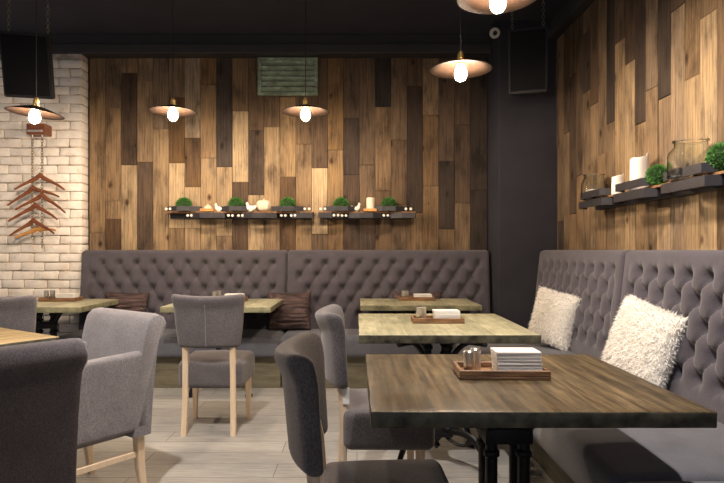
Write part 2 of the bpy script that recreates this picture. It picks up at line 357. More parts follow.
TOPZ = 3.06
def zy(y, Y=5.58): return 1.2 + (250-y)*Y/F
B = [
 [(None,.50,.5),(92,.58,.6),(233,.5,.5)],
 [(None,.45,.5),(108,.58,.6),(201,.62,.6),(219,.33,.8)],
 [(None,.55,.6),(73,.28,.6),(165,.74,.6)],
 [(None,.62,.5),(81,.60,.5),(162,.33,.5)],
 [(None,.50,.4),(129,.66,.6)],
 [(None,.50,.5),(98,.38,.9),(163,.80,.6),(228,.6,.6)],
 [(None,.66,.35),(138,.38,.8),(187,.78,.6),(228,.66,.5)],
 [(None,.50,.8),(85,.60,.6),(158,.70,.6)],
 [(None,.22,.2),(167,.72,.6),(236,.6,.5)],
 [(None,.50,.6),(111,.80,.6),(182,.33,.6)],
 [(None,.40,.6),(130,.30,.5),(195,.78,.6)],
 [(None,.45,.6),(127,.68,.6),(212,.60,.5)],
 [(None,.42,.6),(97,.66,.7),(177,.36,.8)],
 [(None,.45,.6),(144,.62,.6)],
 [(None,.36,.6),(168,.86,.6),(234,.38,.5)],
 [(None,.52,.8),(150,.62,.7),(214,.5,.7)],
 [(None,.42,.5),(118,.26,.4),(175,.36,.5)],
 [(None,.45,.5),(165,.50,.5),(226,.35,.4)],
 [(None,.12,.2),(107,.60,.6),(191,.48,.6)],
 [(None,.50,.5),(140,.46,.6),(205,.5,.5)],
 [(None,.42,.6),(86,.22,.5),(213,.58,.6)],
 [(None,.62,.5),(115,.50,.7),(186,.56,.7)],
 [(None,.40,.5),(161,.22,.4),(229,.52,.6)],
 [(None,.36,.5),(125,.38,.5),(203,.56,.5)],
 [(None,.20,.4),(190,.16,.4)],
]
cols = []
for k_, c in enumerate(B):
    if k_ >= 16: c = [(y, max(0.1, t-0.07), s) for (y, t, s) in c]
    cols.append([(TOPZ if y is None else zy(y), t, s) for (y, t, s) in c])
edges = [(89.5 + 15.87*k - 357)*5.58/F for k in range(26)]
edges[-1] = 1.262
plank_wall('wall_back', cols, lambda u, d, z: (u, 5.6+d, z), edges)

RW = [  # near to far after two that are out of frame
 [(3.08,.45,.5),(2.40,.78,.6)], [(3.08,.60,.6),(2.12,.72,.6),(1.0,.5,.5)], [(3.08,.35,.4),(2.55,.62,.35)], [(3.08,.20,.3),(2.09,.55,.4),(1.45,.7,.6)],
 [(3.08,.52,.3),(2.18,.60,.5)], [(3.08,.18,.4),(2.0,.62,.6)], [(3.08,.30,.6),(2.43,.72,.6)], [(3.08,.38,.5),(2.62,.66,.6)],
 [(3.08,.14,.3),(2.1,.50,.5)], [(3.08,.48,.5),(1.9,.58,.6)], [(3.08,.34,.6),(2.3,.58,.5)], [(3.08,.42,.5),(2.9,.20,.4),(2.43,.5,.5)],
 [(3.08,.40,.5),(1.8,.52,.6)], [(3.08,.45,.5),(2.65,.30,.5),(1.5,.5,.6)], [(3.08,.36,.5),(2.2,.5,.5)], [(3.08,.45,.5),(1.45,.2,.4)], [(3.08,.35,.5),(2.1,.45,.5)], [(3.08,.4,.5)], [(3.08,.3,.5),(1.8,.42,.5)]]
R = rnd(5); ye = [2.856]; rcols = []
near = []
y = 2.856
while y > -1.1: y -= 0.142; near.append(y)
for _ in near:
    zs = sorted([R.uniform(0.9, 2.8) for _ in range(2)], reverse=True)
    rcols.append([(3.08, R.uniform(.25,.7), .5), (zs[0], R.uniform(.3,.75), .5), (zs[1]-0.1, R.uniform(.3,.75), .5)])
yedges = near[::-1] + [2.856]
yy = 2.856
for c in RW: rcols.append(c); yy += 0.142; yedges.append(yy)
yedges[-1] = 5.58
# right wall: u runs along Y, planks stand proud towards -X
plank_wall('wall_right', rcols, lambda u, d, z: (1.81+d, u, z), yedges)

# white painted brick pilaster wall at the left
bm = bmesh.new(); R = rnd(3)
box(bm, -5.2, -2.62, 5.475, 5.7, 0, 3.3, mi=1)
z = 0.0; row = 0
while z < 3.0:
    h = 0.0835; x = -2.606 - (0.0 if row % 2 else 0.12); first = True
    segs = []
    if row % 2 == 0: segs.append((-2.726, -2.606))
    while x > -5.1:
        wd = 0.232 + R.uniform(-0.02, 0.02); segs.append((x-wd, x)); x -= wd
    for (a, b2) in segs:
        j = R.uniform(-0.007, 0.006)
        zz1 = min(z+h-0.004+R.uniform(-0.002, 0.002), 3.045)
        vs = box(bm, a+0.004+R.uniform(0, 0.004), b2-0.003, 5.455+j, 5.6, z+0.004+R.uniform(-0.003, 0.003), zz1, 0.010, 2)
        for v in vs:
            if v.is_valid:
                n = noise.noise(v.co*11.0)*0.008; v.co.y += n; v.co.z += noise.noise(v.co*13+Vector((5,0,0)))*0.009; v.co.x += noise.noise(v.co*13+Vector((0,9,0)))*0.008 if v.co.x < -2.64 else 0
    z += h; row += 1
struct('wall_left', bm, [M['brick'], M['mortar']], smooth=True)
# column at the corner and trims
bm = bmesh.new(); box(bm, 1.27, 1.80, 5.15, 5.70, 0, 3.26, 0.004, 1); struct('wall_corner', bm, M['column'])
bm = bmesh.new(); box(bm, -5.2, 1.268, 5.44, 5.60, 3.062, 3.15, 0.006, 2); box(bm, -5.2, 1.268, 5.47, 5.60, 3.15, 3.25, 0.003, 1); struct('trim_1', bm, M['trim'])
bm = bmesh.new(); box(bm, 1.70, 1.86, -1.2, 5.148, 3.085, 3.16, 0.02, 3); box(bm, 1.73, 1.86, -1.2, 5.148, 3.16, 3.25, 0.003, 1); struct('trim_2', bm, M['trim'])

# ------------------------------------------------------------ banquette sofas
def tuft(u, v, umax, D, rows=(0.60, 1.08)):
    """u along the sofa from its edge, v height; returns outward puff"""
    w, r = 0.161, 0.12
    p = (u-0.12)/w; q = (v-0.96)/(2*r)
    a, b = p+q, p-q
    da = abs(a-round(a)); db = abs(b-round(b))
    M_ = min(1.0, max(0.0, (v-(rows[0]-0.055))/0.06)) * min(1.0, max(0.0, ((rows[1]+0.055)-v)/0.06))
    M_ *= min(1.0, max(0.0, (u-0.07)/0.03))*min(1.0, max(0.0, (umax-0.07-u)/0.03))
    ia, ib = round(a), round(b); lp, lq = (ia+ib)/2, (ia-ib)/2
    dist = math.hypot((p-lp)*w, (q-lq)*2*r)
    crease = math.exp(-(min(da, db)/0.055)**2)
    pf = math.sqrt(abs(math.sin(PI*a)*math.sin(PI*b)))
    h = D*(0.40*pf - 0.34*crease)*M_ - D*1.25*math.exp(-(dist/0.034)**2)*M_
    if M_ < 1: h += D*0.28*(1-M_)
    return h
def banquette(label, length, loc, rz, group, depth=0.58, seat_w=None, res=0.0135, D=0.034, plinth_in=0.10, seat_len=None):
    """local frame: x along the sofa 0..length, y: 0 at the wall, negative to the front"""
    t = thing('banquette_sofa', label, 'sofa', loc, rz, group)
    bm = bmesh.new(); hx, hy, hz = length/2-0.003, 0.07, 0.39
    def df(p, q):
        y = p.y
        if q.y < -hy+1e-6: y -= tuft(p.x+hx, p.z+hz+0.42, 2*hx, D)
        y += -0.085*(0.39-p.z)/0.78      # leans back
        return (p.x+length/2, y-0.085, p.z+hz+0.42)
    rbox(bm, hx, hy, hz, 0.035, (int(length/res), 2, int(0.75/res)), df, 4)
    build('backrest', bm, M['sofa'], t, True, 80)
    bm = bmesh.new(); d = depth; sl = seat_len or length; sx = sl/2-0.003
    def ds(p, q):
        z = p.z
        if p.z > 0: z += 0.012*(1-(p.x/sx)**4)*(1-(p.y/(d/2))**4)
        return (p.x+sl/2, p.y-(0.185+d/2-0.03), z+0.37)
    rbox(bm, sx, d/2, 0.09, 0.04, (30, 12, 2), ds, 4)
    build('seat', bm, M['seatfab'], t, True, 80)
    bm = bmesh.new(); box(bm, 0.004, sl-0.004, -(0.155+d-plinth_in), -0.01, 0.0, 0.285, 0.004, 1)
    build('plinth', bm, M['plinth'], t, False)
    return t
G1 = 'tufted banquettes along the back wall'; G2 = 'tufted banquettes along the right wall'
banquette('grey button-tufted banquette under the long shelf, its left end against white brick', 1.94, (-2.60, 5.58, 0), 0, G1, depth=0.52)
banquette('grey button-tufted banquette on the back wall, its right end at the dark corner column', 1.91, (-0.66, 5.58, 0), 0, G1, depth=0.52, seat_len=1.58)
# right wall: local x runs towards +Y from the near end ... local -y must point to -X
def right_sofa(label, y0, y1, **k):
    # rotate -90: local x -> -Y ; local y -> +X  => local -y -> -X
    return banquette(label, y1-y0, (1.785, y1, 0), -PI/2, G2, depth=0.79, plinth_in=0.16, **k)
s1 = right_sofa('grey tufted banquette on right wall with the smaller, farther fur pillow', 3.50, 5.13, D=0.030)
s2 = right_sofa('grey tufted banquette on right wall beside the nearest table, holding the larger fur pillow', 1.88, 3.495, res=0.011, D=0.036)
s3 = right_sofa('grey banquette on right wall at bottom corner, only its seat showing', 0.30, 1.875, D=0.038)
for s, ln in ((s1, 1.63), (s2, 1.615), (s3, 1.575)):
    bm = bmesh.new(); box(bm, 0.01, ln-0.01, -0.800, -0.786, 0.0, 0.03, 0.002, 1); o = build('light_line_strip', bm, M['alu'], s, False); o['label'] = 'pale strip standing in for a line of light'  # pale strip added to stand for light falling along the plinth foot

# ------------------------------------------------------------ tables
def pedestal(t, H=0.70, rot=PI/4, off=(0, 0)):
    mx = Matrix.Rotation(rot, 4, 'Z'); before = set(t.children)
    def col(x, y):
        bm = bmesh.new(); tube(bm, [(x, y, 0.17), (x, y, H)], 0.021, 10)
        for zz in (0.20, 0.50, 0.60, H-0.05): lathe(bm, [(0.021, -0.014), (0.029, -0.007), (0.029, 0.007), (0.021, 0.014)], 10, (x, y, zz))
        bmesh.ops.transform(bm, matrix=mx, verts=bm.verts); build('post', bm, M['iron'], t, True, 50)
    for sx, sy in ((1, 1), (1, -1), (-1, 1), (-1, -1)): col(sx*0.056, sy*0.056)
    bm = bmesh.new()
    box(bm, -0.082, 0.082, -0.082, 0.082, 0.535, 0.590, 0.006, 2)
    bmesh.ops.transform(bm, matrix=mx, verts=bm.verts); build('collar', bm, M['iron'], t, True, 40)
    bm = bmesh.new(); box(bm, -0.082, 0.082, -0.082, 0.082, 0.155, 0.182, 0.006, 2)
    lathe(bm, [(0.004, 0.07), (0.022, 0.09), (0.012, 0.11), (0.034, 0.135), (0.04, 0.158)], 12)
    bmesh.ops.transform(bm, matrix=mx, verts=bm.verts); build('finial_plate', bm, M['iron'], t, True, 40)
    for k in range(4):
        bm = bmesh.new(); a = rot + PI/4 + k*PI/2; c, s = math.cos(a), math.sin(a)
        pr = bez((0.05, 0, 0.17), (0.20, 0, 0.235), (0.31, 0, 0.17), (0.335, 0, 0.025), 14)
        tube(bm, [(p[0]*c, p[0]*s, p[2]) for p in pr], 0.016, 8, flat=(0.8, 1.2))
        pr = bez((0.05, 0, 0.165), (0.12, 0, 0.11), (0.19, 0, 0.11), (0.245, 0, 0.17), 8)
        tube(bm, [(p[0]*c, p[0]*s, p[2]) for p in pr], 0.010, 6)
        lathe(bm, [(0.02, 0.0), (0.03, 0.004), (0.03, 0.022), (0.018, 0.03)], 12, (0.335*c, 0.335*s, 0))
        build('foot', bm, M['iron'], t, True, 50)
        bm = bmesh.new(); pr = bez((0.07, 0, 0.56), (0.12, 0, 0.60), (0.13, 0, 0.66), (0.22, 0, H-0.004), 10)
        tube(bm, [(p[0]*c, p[0]*s, p[2]) for p in pr], 0.015, 6)
        tube(bm, [(0, 0, H-0.008), (0.33*c, 0.33*s, H-0.008)], 0.012, 6)
        build('bracket', bm, M['iron'], t, True, 50)
    for ch in t.children:
        if ch not in before: ch.location = (off[0], off[1], 0)
def table(label, cx, cy, wx, wy, topm, edgem, rz=0, prot=0.0, group='square pedestal tables', off=(0, 0)):
    t = thing('dining_table', label, 'table', (cx, cy, 0), rz, group)
    bm = bmesh.new(); R = rnd(int(cx*100)+int(cy*10))
    def df(p, q):
        x, y, z = p
        if abs(q.x) > wx/2-0.02: x += noise.noise(Vector((cx, y*9, z*9)))*0.003*(1 if x > 0 else -1)
        if abs(q.y) > wy/2-0.02: y += noise.noise(Vector((x*9, cy, z*9)))*0.003*(1 if y > 0 else -1)
        return (x, y, z+0.727)
    rbox(bm, wx/2, wy/2, 0.023, 0.005, (24, 24, 1), df, 2)
    for f in bm.faces:
        f.normal_update()
        if abs(f.normal.z) < 0.6 or f.calc_center_median().z < 0.735: f.material_index = 1
    build('tabletop', bm, [topm, edgem], t, True, 35)
    pedestal(t, 0.704, prot, off)
    return t
TB, TO, TT = M['top_brown'], M['top_olive'], M['top_tan']
table('large dark brown square table nearest the camera, before the right banquette', 0.52, 2.045, 0.965, 0.89, TB, M['edge'])
table('pale olive square table in middle of right row, under the hanging lamp', 0.493, 3.565, 0.965, 1.03, TO, M['edge'], off=(-0.04, -0.28))
table('olive square table farthest in right row, against the back banquette', 0.523, 5.02, 0.99, 0.66, TO, M['edgelight'])
table('olive square table before the back banquette, behind the upholstered chair seen from behind', -1.12, 4.94, 0.88, 0.78, TO, M['edgelight'])
table('olive square table in front of the white brick wall', -2.66, 4.93, 0.96, 0.78, TO, M['edgelight'], 0, 0.38)
# angled table at the left edge: corner C, edges e1, e2
C0 = Vector((-1.545, 2.995)); e1 = Vector((-0.83, 0.56)).normalized(); e2 = Vector((-0.56, -0.83)).normalized()
cc = C0 + e1*0.45 + e2*0.45
table('tan table set at an angle by the left edge, behind the nearest armchair', cc.x, cc.y, 0.90, 0.90, TT, M['edge'], math.atan2(-e1.y, -e1.x), PI/4)

# tray sets
def tray_set(x, y, where, n_sh=2, rz=0.0, nap=0.075, big=True):
    t = thing('serving_tray', 'burnt-edged wooden serving tray on the '+where, 'tray', (x, y, 0.7505), rz, 'wooden trays on the tables')
    bm = bmesh.new(); W, Dp = 0.157, 0.085
    box(bm, -W, W, -Dp, Dp, 0.0, 0.012, 0.002, 1); build('base', bm, M['tray'], t, False)
    bm = bmesh.new()
    for a in ((-W, W, -Dp, -Dp+0.012), (-W, W, Dp-0.012, Dp), (-W, -W+0.012, -Dp+0.012, Dp-0.012), (W-0.012, W, -Dp+0.012, Dp-0.012)):
        box(bm, a[0], a[1], a[2], a[3], 0.012, 0.032, 0.002, 1)
    build('rim', bm, M['tray'], t, False)
    zb = 0.7505+0.0125
    for i in range(n_sh):
        mx = Matrix.Rotation(rz, 2); p = mx @ Vector((-0.115+i*0.030, -0.030+i*0.048))
        s = thing('salt_shaker', ('front' if i == 0 else 'rear')+' steel shaker on the '+where, 'shaker', (x+p.x, y+p.y, zb), 0, 'steel shakers on the trays')
        bm = bmesh.new(); lathe(bm, [(0.019, 0), (0.020, 0.003), (0.020, 0.062)], 24); build('body', bm, M['steel'], s, True, 40)
        bm = bmesh.new(); lathe(bm, [(0.0205, 0.062), (0.0208, 0.064), (0.0208, 0.076), (0.017, 0.080), (0.004, 0.081)], 24); build('cap', bm, M['steel'], s, True, 40)
    bm = bmesh.new(); R = rnd(int(x*31+y*57)); k = int(nap/0.0032)
    for i in range(k):
        a = R.uniform(-0.012, 0.012); dx = R.uniform(-0.0012, 0.0012)-0.0003*i; th = 0.0028
        m4 = Matrix.Translation((0.060+dx, -0.005+R.uniform(-0.003, 0.003), 0)) @ Matrix.Rotation(a+0.02, 4, 'Z')
        vs = box(bm, -0.078, 0.078, -0.050, 0.050, i*0.0032, i*0.0032+th, 0.0)
        for v in vs:
            lift = 0.006*max(0, (abs(v.co.x)-0.04)/0.04)*(i/k)
            v.co = m4 @ v.co; v.co.z += lift
    # join the layers with an inner core so the stack is one body
    box(bm, 0.0, 0.12, -0.045, 0.035, 0, (k-1)*0.0032)
    o = build('napkin_stack', bm, M['paper'], None, False); o.location = (x, y, zb); o.rotation_euler = (0, 0, rz)
    tag(o, 'stack of white paper napkins in the tray on the '+where, 'napkins', 'napkin stacks in the trays')
tray_set(0.515, 2.075, 'nearest dark brown table', rz=-0.03)
tray_set(0.50, 3.60, 'pale middle table of right row', nap=0.06)
tray_set(0.53, 5.17, 'farthest table of right row', nap=0.040)
tray_set(-1.13, 5.06, 'table behind the centre-left chair', nap=0.048)
tray_set(-2.62, 5.10, 'table before the white brick wall', nap=0.048)

# ------------------------------------------------------------ chairs
def leg_mesh(pts, r0, r1, t, n='leg'):
    bm = bmesh.new(); rings = []
    k = len(pts)
    for i, p in enumerate(pts):
        s = r0+(r1-r0)*i/(k-1)
        rings.append([bm.verts.new((p[0]+dx*s, p[1]+dy*s, p[2])) for dx, dy in ((-1,-1),(1,-1),(1,1),(-1,1))])
    for A, B_ in zip(rings, rings[1:]):
        for j in range(4): bm.faces.new((A[j], A[(j+1)%4], B_[(j+1)%4], B_[j]))
    bm.faces.new(rings[0][::-1]); bm.faces.new(rings[-1])
    es = [e for e in bm.edges if abs((e.verts[0].co-e.verts[1].co).normalized().z) > 0.8]
    bmesh.ops.bevel(bm, geom=es, offset=0.004, segments=2, affect='EDGES')
    return build(n, bm, M['leg'], t, True, 50)
def side_chair(label, x, y, rz, fab=None, paper=False):
    fab = fab or M['chair']
    t = thing('dining_chair', label, 'chair', (x, y, 0), rz, 'grey upholstered dining chairs')
    # backrest: curved, tapering, thicker rolled top
    bm = bmesh.new(); hx, hy, hz = 0.236, 0.032, 0.168
    def df(p, q):
        v = (p.z+hz)/(2*hz); u = p.x/hx
        w = 0.84+0.16*v**0.8; xx = p.x*w
        yy = p.y*(0.85+0.15*v + 0.22*math.exp(-((v-0.9)/0.12)**2)) + 0.068*abs(u)**2.0 - 0.303 - 0.075*(p.z+hz) - 0.02*max(0, v-0.75)*4
        zz = p.z + 0.74 + (0.012*u*u if v > 0.5 else -0.004*u*u)
        return (xx, yy, zz)
    rbox(bm, hx, hy, hz, 0.028, (22, 3, 14), df, 4)
    b = build('backrest', bm, fab, t, True, 80)
    bm = bmesh.new()  # centre seam piping at the back
    pts = []
    for i in range(12):
        v = 0.04+0.80*i/11; pz = -hz+2*hz*v
        pts.append((0, -hy*(0.85+0.15*v + 0.22*math.exp(-((v-0.9)/0.12)**2)) - 0.303 - 0.075*(pz+hz) - 0.02*max(0, v-0.75)*4 - 0.0015, pz+0.74))
    tube(bm, pts, 0.0028, 6); build('seam', bm, M['chairlight'], t)
    bm = bmesh.new()
    def ds(p, q):
        v = p.z/0.09; y2 = p.y
        z = p.z
        if v > 0: z += 0.014*(1-(p.x/0.235)**2)*(1-(p.y/0.23)**2)
        return (p.x*(1+0.05*(p.y/0.21)), y2-0.035, z+0.385)
    rbox(bm, 0.218, 0.208, 0.093, 0.04, (14, 14, 4), ds, 4); build('seat', bm, fab, t, True, 80)
    for s in (-1, 1):
        leg_mesh([(s*0.160, -0.268, 0), (s*0.158, -0.252, 0.12), (s*0.155, -0.242, 0.30), (s*0.154, -0.242, 0.46), (s*0.153, -0.252, 0.58), (s*0.152, -0.262, 0.63)], 0.017, 0.019, t)
        leg_mesh([(s*0.190, 0.110, 0), (s*0.187, 0.105, 0.32)], 0.014, 0.021, t)
    if paper:
        bm = bmesh.new(); box(bm, 0.1755, 0.1775, -0.245, -0.215, 0.50, 0.575); o = build('paper_tag', bm, M['paper'], t, False); o['label'] = 'white paper tag'
    return t
def armchair(label, x, y, rz, fab):
    """faces +Y local; origin at the centre of the footprint"""
    t = thing('armchair', label, 'armchair', (x, y, 0), rz, 'grey upholstered armchairs')
    W = 0.285
    # back with rolled scroll top: side profile (y, z), swept across the width
    prof = [(-0.155, 0.31), (-0.165, 0.48), (-0.185, 0.62), (-0.205, 0.74), (-0.222, 0.82), (-0.236, 0.858), (-0.262, 0.882), (-0.295, 0.886), (-0.325, 0.870),
            (-0.340, 0.842), (-0.338, 0.812), (-0.322, 0.788), (-0.300, 0.76), (-0.288, 0.70), (-0.275, 0.60), (-0.262, 0.46), (-0.252, 0.31)]
    bm = bmesh.new(); xs = [-W, -W+0.01, -W+0.03, -W+0.06] + [-W+0.06+(2*W-0.12)*i/10 for i in range(1, 10)] + [W-0.06, W-0.03, W-0.01, W]
    cy = sum(p[0] for p in prof)/len(prof); rings = []
    for x_ in xs:
        e = (abs(x_)-(W-0.03))/0.03; sh = 1.0 if e <= 0 else 1-0.10*(1-math.sqrt(max(0, 1-e*e)))
        ring = []
        for (py, pz) in prof:
            m_y = -0.21-0.07*max(0, (pz-0.5)); 
            ring.append(bm.verts.new((x_*(1+0.04*max(0, pz-0.6)), m_y+(py-m_y)*sh, pz-(0.012*(1-sh)/0.1 if pz > 0.8 else 0))))
        rings.append(ring)
    n = len(prof)
    for A, B_ in zip(rings, rings[1:]):
        for j in range(n): bm.faces.new((A[j], A[(j+1)%n], B_[(j+1)%n], B_[j]))
    bm.faces.new(rings[0][::-1]); bm.faces.new(rings[-1]); build('backrest', bm, fab, t, True, 60)
    for s in (-1, 1):
        bm = bmesh.new()
        def da(p, q):
            v = (p.z+0.195)/0.39; f_ = (p.y+0.26)/0.52
            z = p.z*0.93+0.515 + (0.02*(1-f_) if v > 0.6 else 0)
            return (p.x+s*(W-0.036), p.y+0.015, z)
        rbox(bm, 0.036, 0.262, 0.193, 0.024, (2, 14, 10), da, 4); build('armrest', bm, fab, t, True, 80)
    bm = bmesh.new()
    rbox(bm, W-0.075, 0.225, 0.085, 0.035, (12, 12, 3), lambda p, q: (p.x, p.y+0.065, p.z+0.405+(0.015*(1-(p.x/0.22)**2) if p.z > 0 else 0)), 4)
    build('seat', bm, fab, t, True, 80)
    bm = bmesh.new(); box(bm, -W+0.07, W-0.07, -0.20, 0.265, 0.305, 0.36, 0.01, 2); build('seat_rail', bm, fab, t)
    for s in (-1, 1):
        leg_mesh([(s*0.245, -0.235, 0), (s*0.243, -0.215, 0.15), (s*0.243, -0.205, 0.33)], 0.016, 0.022, t)
        leg_mesh([(s*0.245, 0.235, 0), (s*0.245, 0.235, 0.33)], 0.015, 0.022, t)
        bm = bmesh.new(); box(bm, s*0.245-0.010, s*0.245+0.010, -0.215, 0.235, 0.205, 0.235, 0.003, 1); build('stretcher', bm, M['leg'], t, False)
    return t
side_chair('grey chair seen from behind at the centre-left table, its outer back and centre seam showing', -0.960, 3.99, 0.0)
side_chair('nearest grey dining chair, side-on, its seat under the dark brown table', 0.125, 1.785, -PI/2+0.02, M['chair'])
side_chair('side-on grey chair with paper tag, between the dark brown and middle tables', 0.175, 2.80, -PI/2+0.03, M['chair'], paper=True)
side_chair('pale-topped grey chair at the left edge, before the brick-wall table', -2.27, 3.88, 0.06, M['chair'])
def place_arm(label, rl, rr, fab):
    """rear-left and rear-right leg foot points (as seen by the sitter's back: world points), sitter faces perpendicular"""
    rl, rr = Vector(rl), Vector(rr); d = (rr-rl).normalized(); f = Vector((d.y, -d.x)) # toward the camera side
    return d, f
# pale armchair: rear feet on the far side, faces towards the camera's left
wd = Vector((0.80, -0.60)); f = Vector((-0.60, -0.80)); rear = Vector((-1.235, 2.955))
c = rear + f*0.235
armchair('light grey armchair with beech legs, its seat open towards the angled table', c.x, c.y, math.atan2(f.y, f.x)-PI/2, M['chairlight'])
f = Vector((-0.80, 0.60)); end = Vector((-0.985, 2.09)); wd = Vector((0.60, 0.80))
c = end - wd*0.30 + f*0.29
armchair('dark grey armchair nearest the camera at left, only its back showing', c.x, c.y, math.atan2(f.y, f.x)-PI/2, M['chairdark'])

# ------------------------------------------------------------ pillows and cushions
def pillow_bm(w, h, th, n=28, wr=0.0, seed=0):
    bm = bmesh.new(); R = rnd(seed)
    def P(i, j, s):
        x = -1+2*i/n; y = -1+2*j/n
        e = max(0, (1-abs(x)**3.0))*max(0, (1-abs(y)**3.0))
        z = s*th*(e**0.55)
        X = x*w/2*(1-0.07*(1-y*y)*abs(x)); Y = y*h/2*(1-0.07*(1-x*x)*abs(y))
        z += wr*noise.noise(Vector((X*6, Y*48, seed)))*(e**0.5)
        return (X, Y, z)
    top = {}; bot = {}
    for i in range(n+1):
        for j in range(n+1):
            top[i, j] = bm.verts.new(P(i, j, 1))
            bot[i, j] = top[i, j] if i in (0, n) or j in (0, n) else bm.verts.new(P(i, j, -1))
    for i in range(n):
        for j in range(n):
            bm.faces.new((top[i,j], top[i+1,j], top[i+1,j+1], top[i,j+1]))
            bm.faces.new((bot[i,j], bot[i,j+1], bot[i+1,j+1], bot[i+1,j]))
    return bm
def basis(origin, xdir, ydir):
    x = Vector(xdir).normalized(); y = Vector(ydir); y = (y-x*y.dot(x)).normalized(); z = x.cross(y)
    m = Matrix((x, y, z)).transposed().to_4x4(); m.translation = Vector(origin); return m
def fur_pillow(label, w, h, mx, seed):
    bm = pillow_bm(w, h, 0.075, 30, 0, seed); bm.normal_update(); R = rnd(seed)
    faces = list(bm.faces); ar = [f.calc_area() for f in faces]; S = sum(ar)
    down = mx.to_3x3().inverted() @ Vector((0, 0, -1))
    for f_, a in zip(faces, ar):
        k = a/S*11000; k = int(k)+(1 if R.random() < k-int(k) else 0)
        vs = [v.co.copy() for v in f_.verts]; nrm = f_.normal.copy()
        for _ in range(k):
            s, t_ = R.random(), R.random(); p = (vs[0]*(1-s)+vs[1]*s)*(1-t_) + (vs[3]*(1-s)+vs[2]*s)*t_
            ln = R.uniform(0.012, 0.030); rv = Vector((R.gauss(0,1), R.gauss(0,1), R.gauss(0,1)))*0.42
            d = (nrm*0.8 + rv + down*0.25 + Vector((p.x, p.y, 0))*1.2).normalized()
            sd = d.cross(Vector((R.gauss(0,1), R.gauss(0,1), R.gauss(0,1)))).normalized()*R.uniform(0.0014, 0.0026)
            m1 = p + d*ln*0.55; tip = p + (d*0.9+down*0.25).normalized()*ln
            a_, b_ = bm.verts.new(p-sd), bm.verts.new(p+sd); c_, d_ = bm.verts.new(m1+sd*0.8), bm.verts.new(m1-sd*0.8); e_ = bm.verts.new(tip)
            bm.faces.new((a_, b_, c_, d_)); bm.faces.new((d_, c_, e_))
    me = bpy.data.meshes.new('fur_pillow'); bm.to_mesh(me); bm.free(); me.materials.append(M['fur'])
    me.polygons.foreach_set('use_smooth', [True]*len(me.polygons))
    o = bpy.data.objects.new('fur_pillow', me); COL.objects.link(o); o.matrix_world = mx
    tag(o, label, 'pillow', 'white fur pillows on the right banquette'); return o
fur_pillow('larger cream faux-fur pillow leaning on right banquette, behind the nearest table', 0.50, 0.44,
           basis((1.50, 3.04, 0.70), (0.10, -1, -0.16), (0.30, -0.06, 1)), 4)
fur_pillow('smaller cream faux-fur pillow at far end of the right banquette', 0.33, 0.40,
           basis((1.46, 4.28, 0.695), (0.62, -0.75, -0.18), (0.22, 0.02, 1)), 9)
def cushion(label, w, h, mx, seed, th=0.06):
    bm = pillow_bm(w, h, th, 52, 0.022, seed); o = build('throw_cushion', bm, M['maroon'], None, True, 120); o.matrix_world = mx
    tag(o, label, 'cushion', 'crinkled maroon cushions'); return o
cushion('crinkled maroon cushion on back banquette right of the centre-left table', 0.40, 0.36, basis((-0.62, 5.30, 0.638), (1, -0.05, 0.03), (0, 0.28, 1)), 1)
cushion('crinkled maroon cushion on back banquette behind the light grey armchair', 0.40, 0.36, basis((-2.13, 5.30, 0.638), (1, 0.0, -0.03), (0, 0.28, 1)), 2)
cushion('crinkled maroon cushion half hidden behind the farthest table of right row', 0.46, 0.36, basis((0.56, 5.42-0.11, 0.638), (1, 0.0, 0.0), (0, 0.28, 1)), 3, 0.05)

# ------------------------------------------------------------ pendant lamps
def lamp(label, x, y, z, tilt=0.0, ceil=3.25, R_=0.18):
    """z is the height of the shade rim"""
    t = thing('pendant_lamp', label, 'lamp', (x, y, z), 0, 'bronze disc pendant lamps')
    t.rotation_euler = (0, tilt, 0)
    bm = bmesh.new(); up = (ceil-z-0.10)
    base = Vector((0, 0, 0.10)); top = Vector((-math.sin(tilt)*up, 0, 0.10+math.cos(tilt)*up)) if tilt else Vector((0, 0, 0.10+up))
    if tilt:  # cord hangs vertical in world: undo tilt, from the socket top to the ceiling
        ct, st = math.cos(tilt), math.sin(tilt)
        wx0, wz0 = 0.10*st, 0.10*ct
        dz = ceil - z - wz0
        top = Vector((-st*dz, 0, 0.10 + ct*dz))
    tube(bm, [base, top], 0.003, 6); build('cord', bm, M['cord'], t)
    bm = bmesh.new(); lathe(bm, [(0.012, 0.108), (0.016, 0.082), (0.020, 0.09), (0.020, 0.06), (0.026, 0.055), (0.026, 0.045), (0.018, 0.042), (0.018, 0.030)], 16); build('socket', bm, M['brass'], t, True, 40)
    bm = bmesh.new()
    lathe(bm, [(0.020, 0.050), (0.05, 0.045), (0.12, 0.022), (R_, 0.0), (R_+0.002, -0.002), (R_, -0.003), (0.12, 0.0185), (0.05, 0.0415), (0.020, 0.0465)], 48, cap=False)
    build('shade', bm, M['shade'], t, True, 50)
    bm = bmesh.new(); lathe(bm, [(0.014, 0.038), (0.016, 0.03), (0.023, 0.015), (0.032, -0.005), (0.036, -0.024), (0.033, -0.045), (0.022, -0.062), (0.006, -0.070)], 20); build('bulb', bm, M['bulb'], t, True, 80)
    bm = bmesh.new()
    lathe(bm, [(0.045, 0), (0.04, -0.02), (0.006, -0.025)], 20)
    o = build('ceiling_rose', bm, M['cord'], t); o.location = top; o.rotation_euler = (0, -tilt, 0)
    return t
lamp('lit bronze disc pendant hanging before the wood wall, over the centre-left chair', -1.40, 4.38, 2.25)
lamp('lit bronze disc pendant hanging in front of the green louvred vent', -0.395, 4.42, 2.26)
lamp('lit bronze disc pendant over the pale middle table of right row', 0.612, 3.40, 2.265)
lamp('lit bronze disc pendant cut by the top edge of the frame, nearest the camera', 0.636, 2.60, 2.34)
lamp('lit bronze disc pendant by the white brick wall, below the left loudspeaker', -2.18, 3.90, 2.125, 0.09)
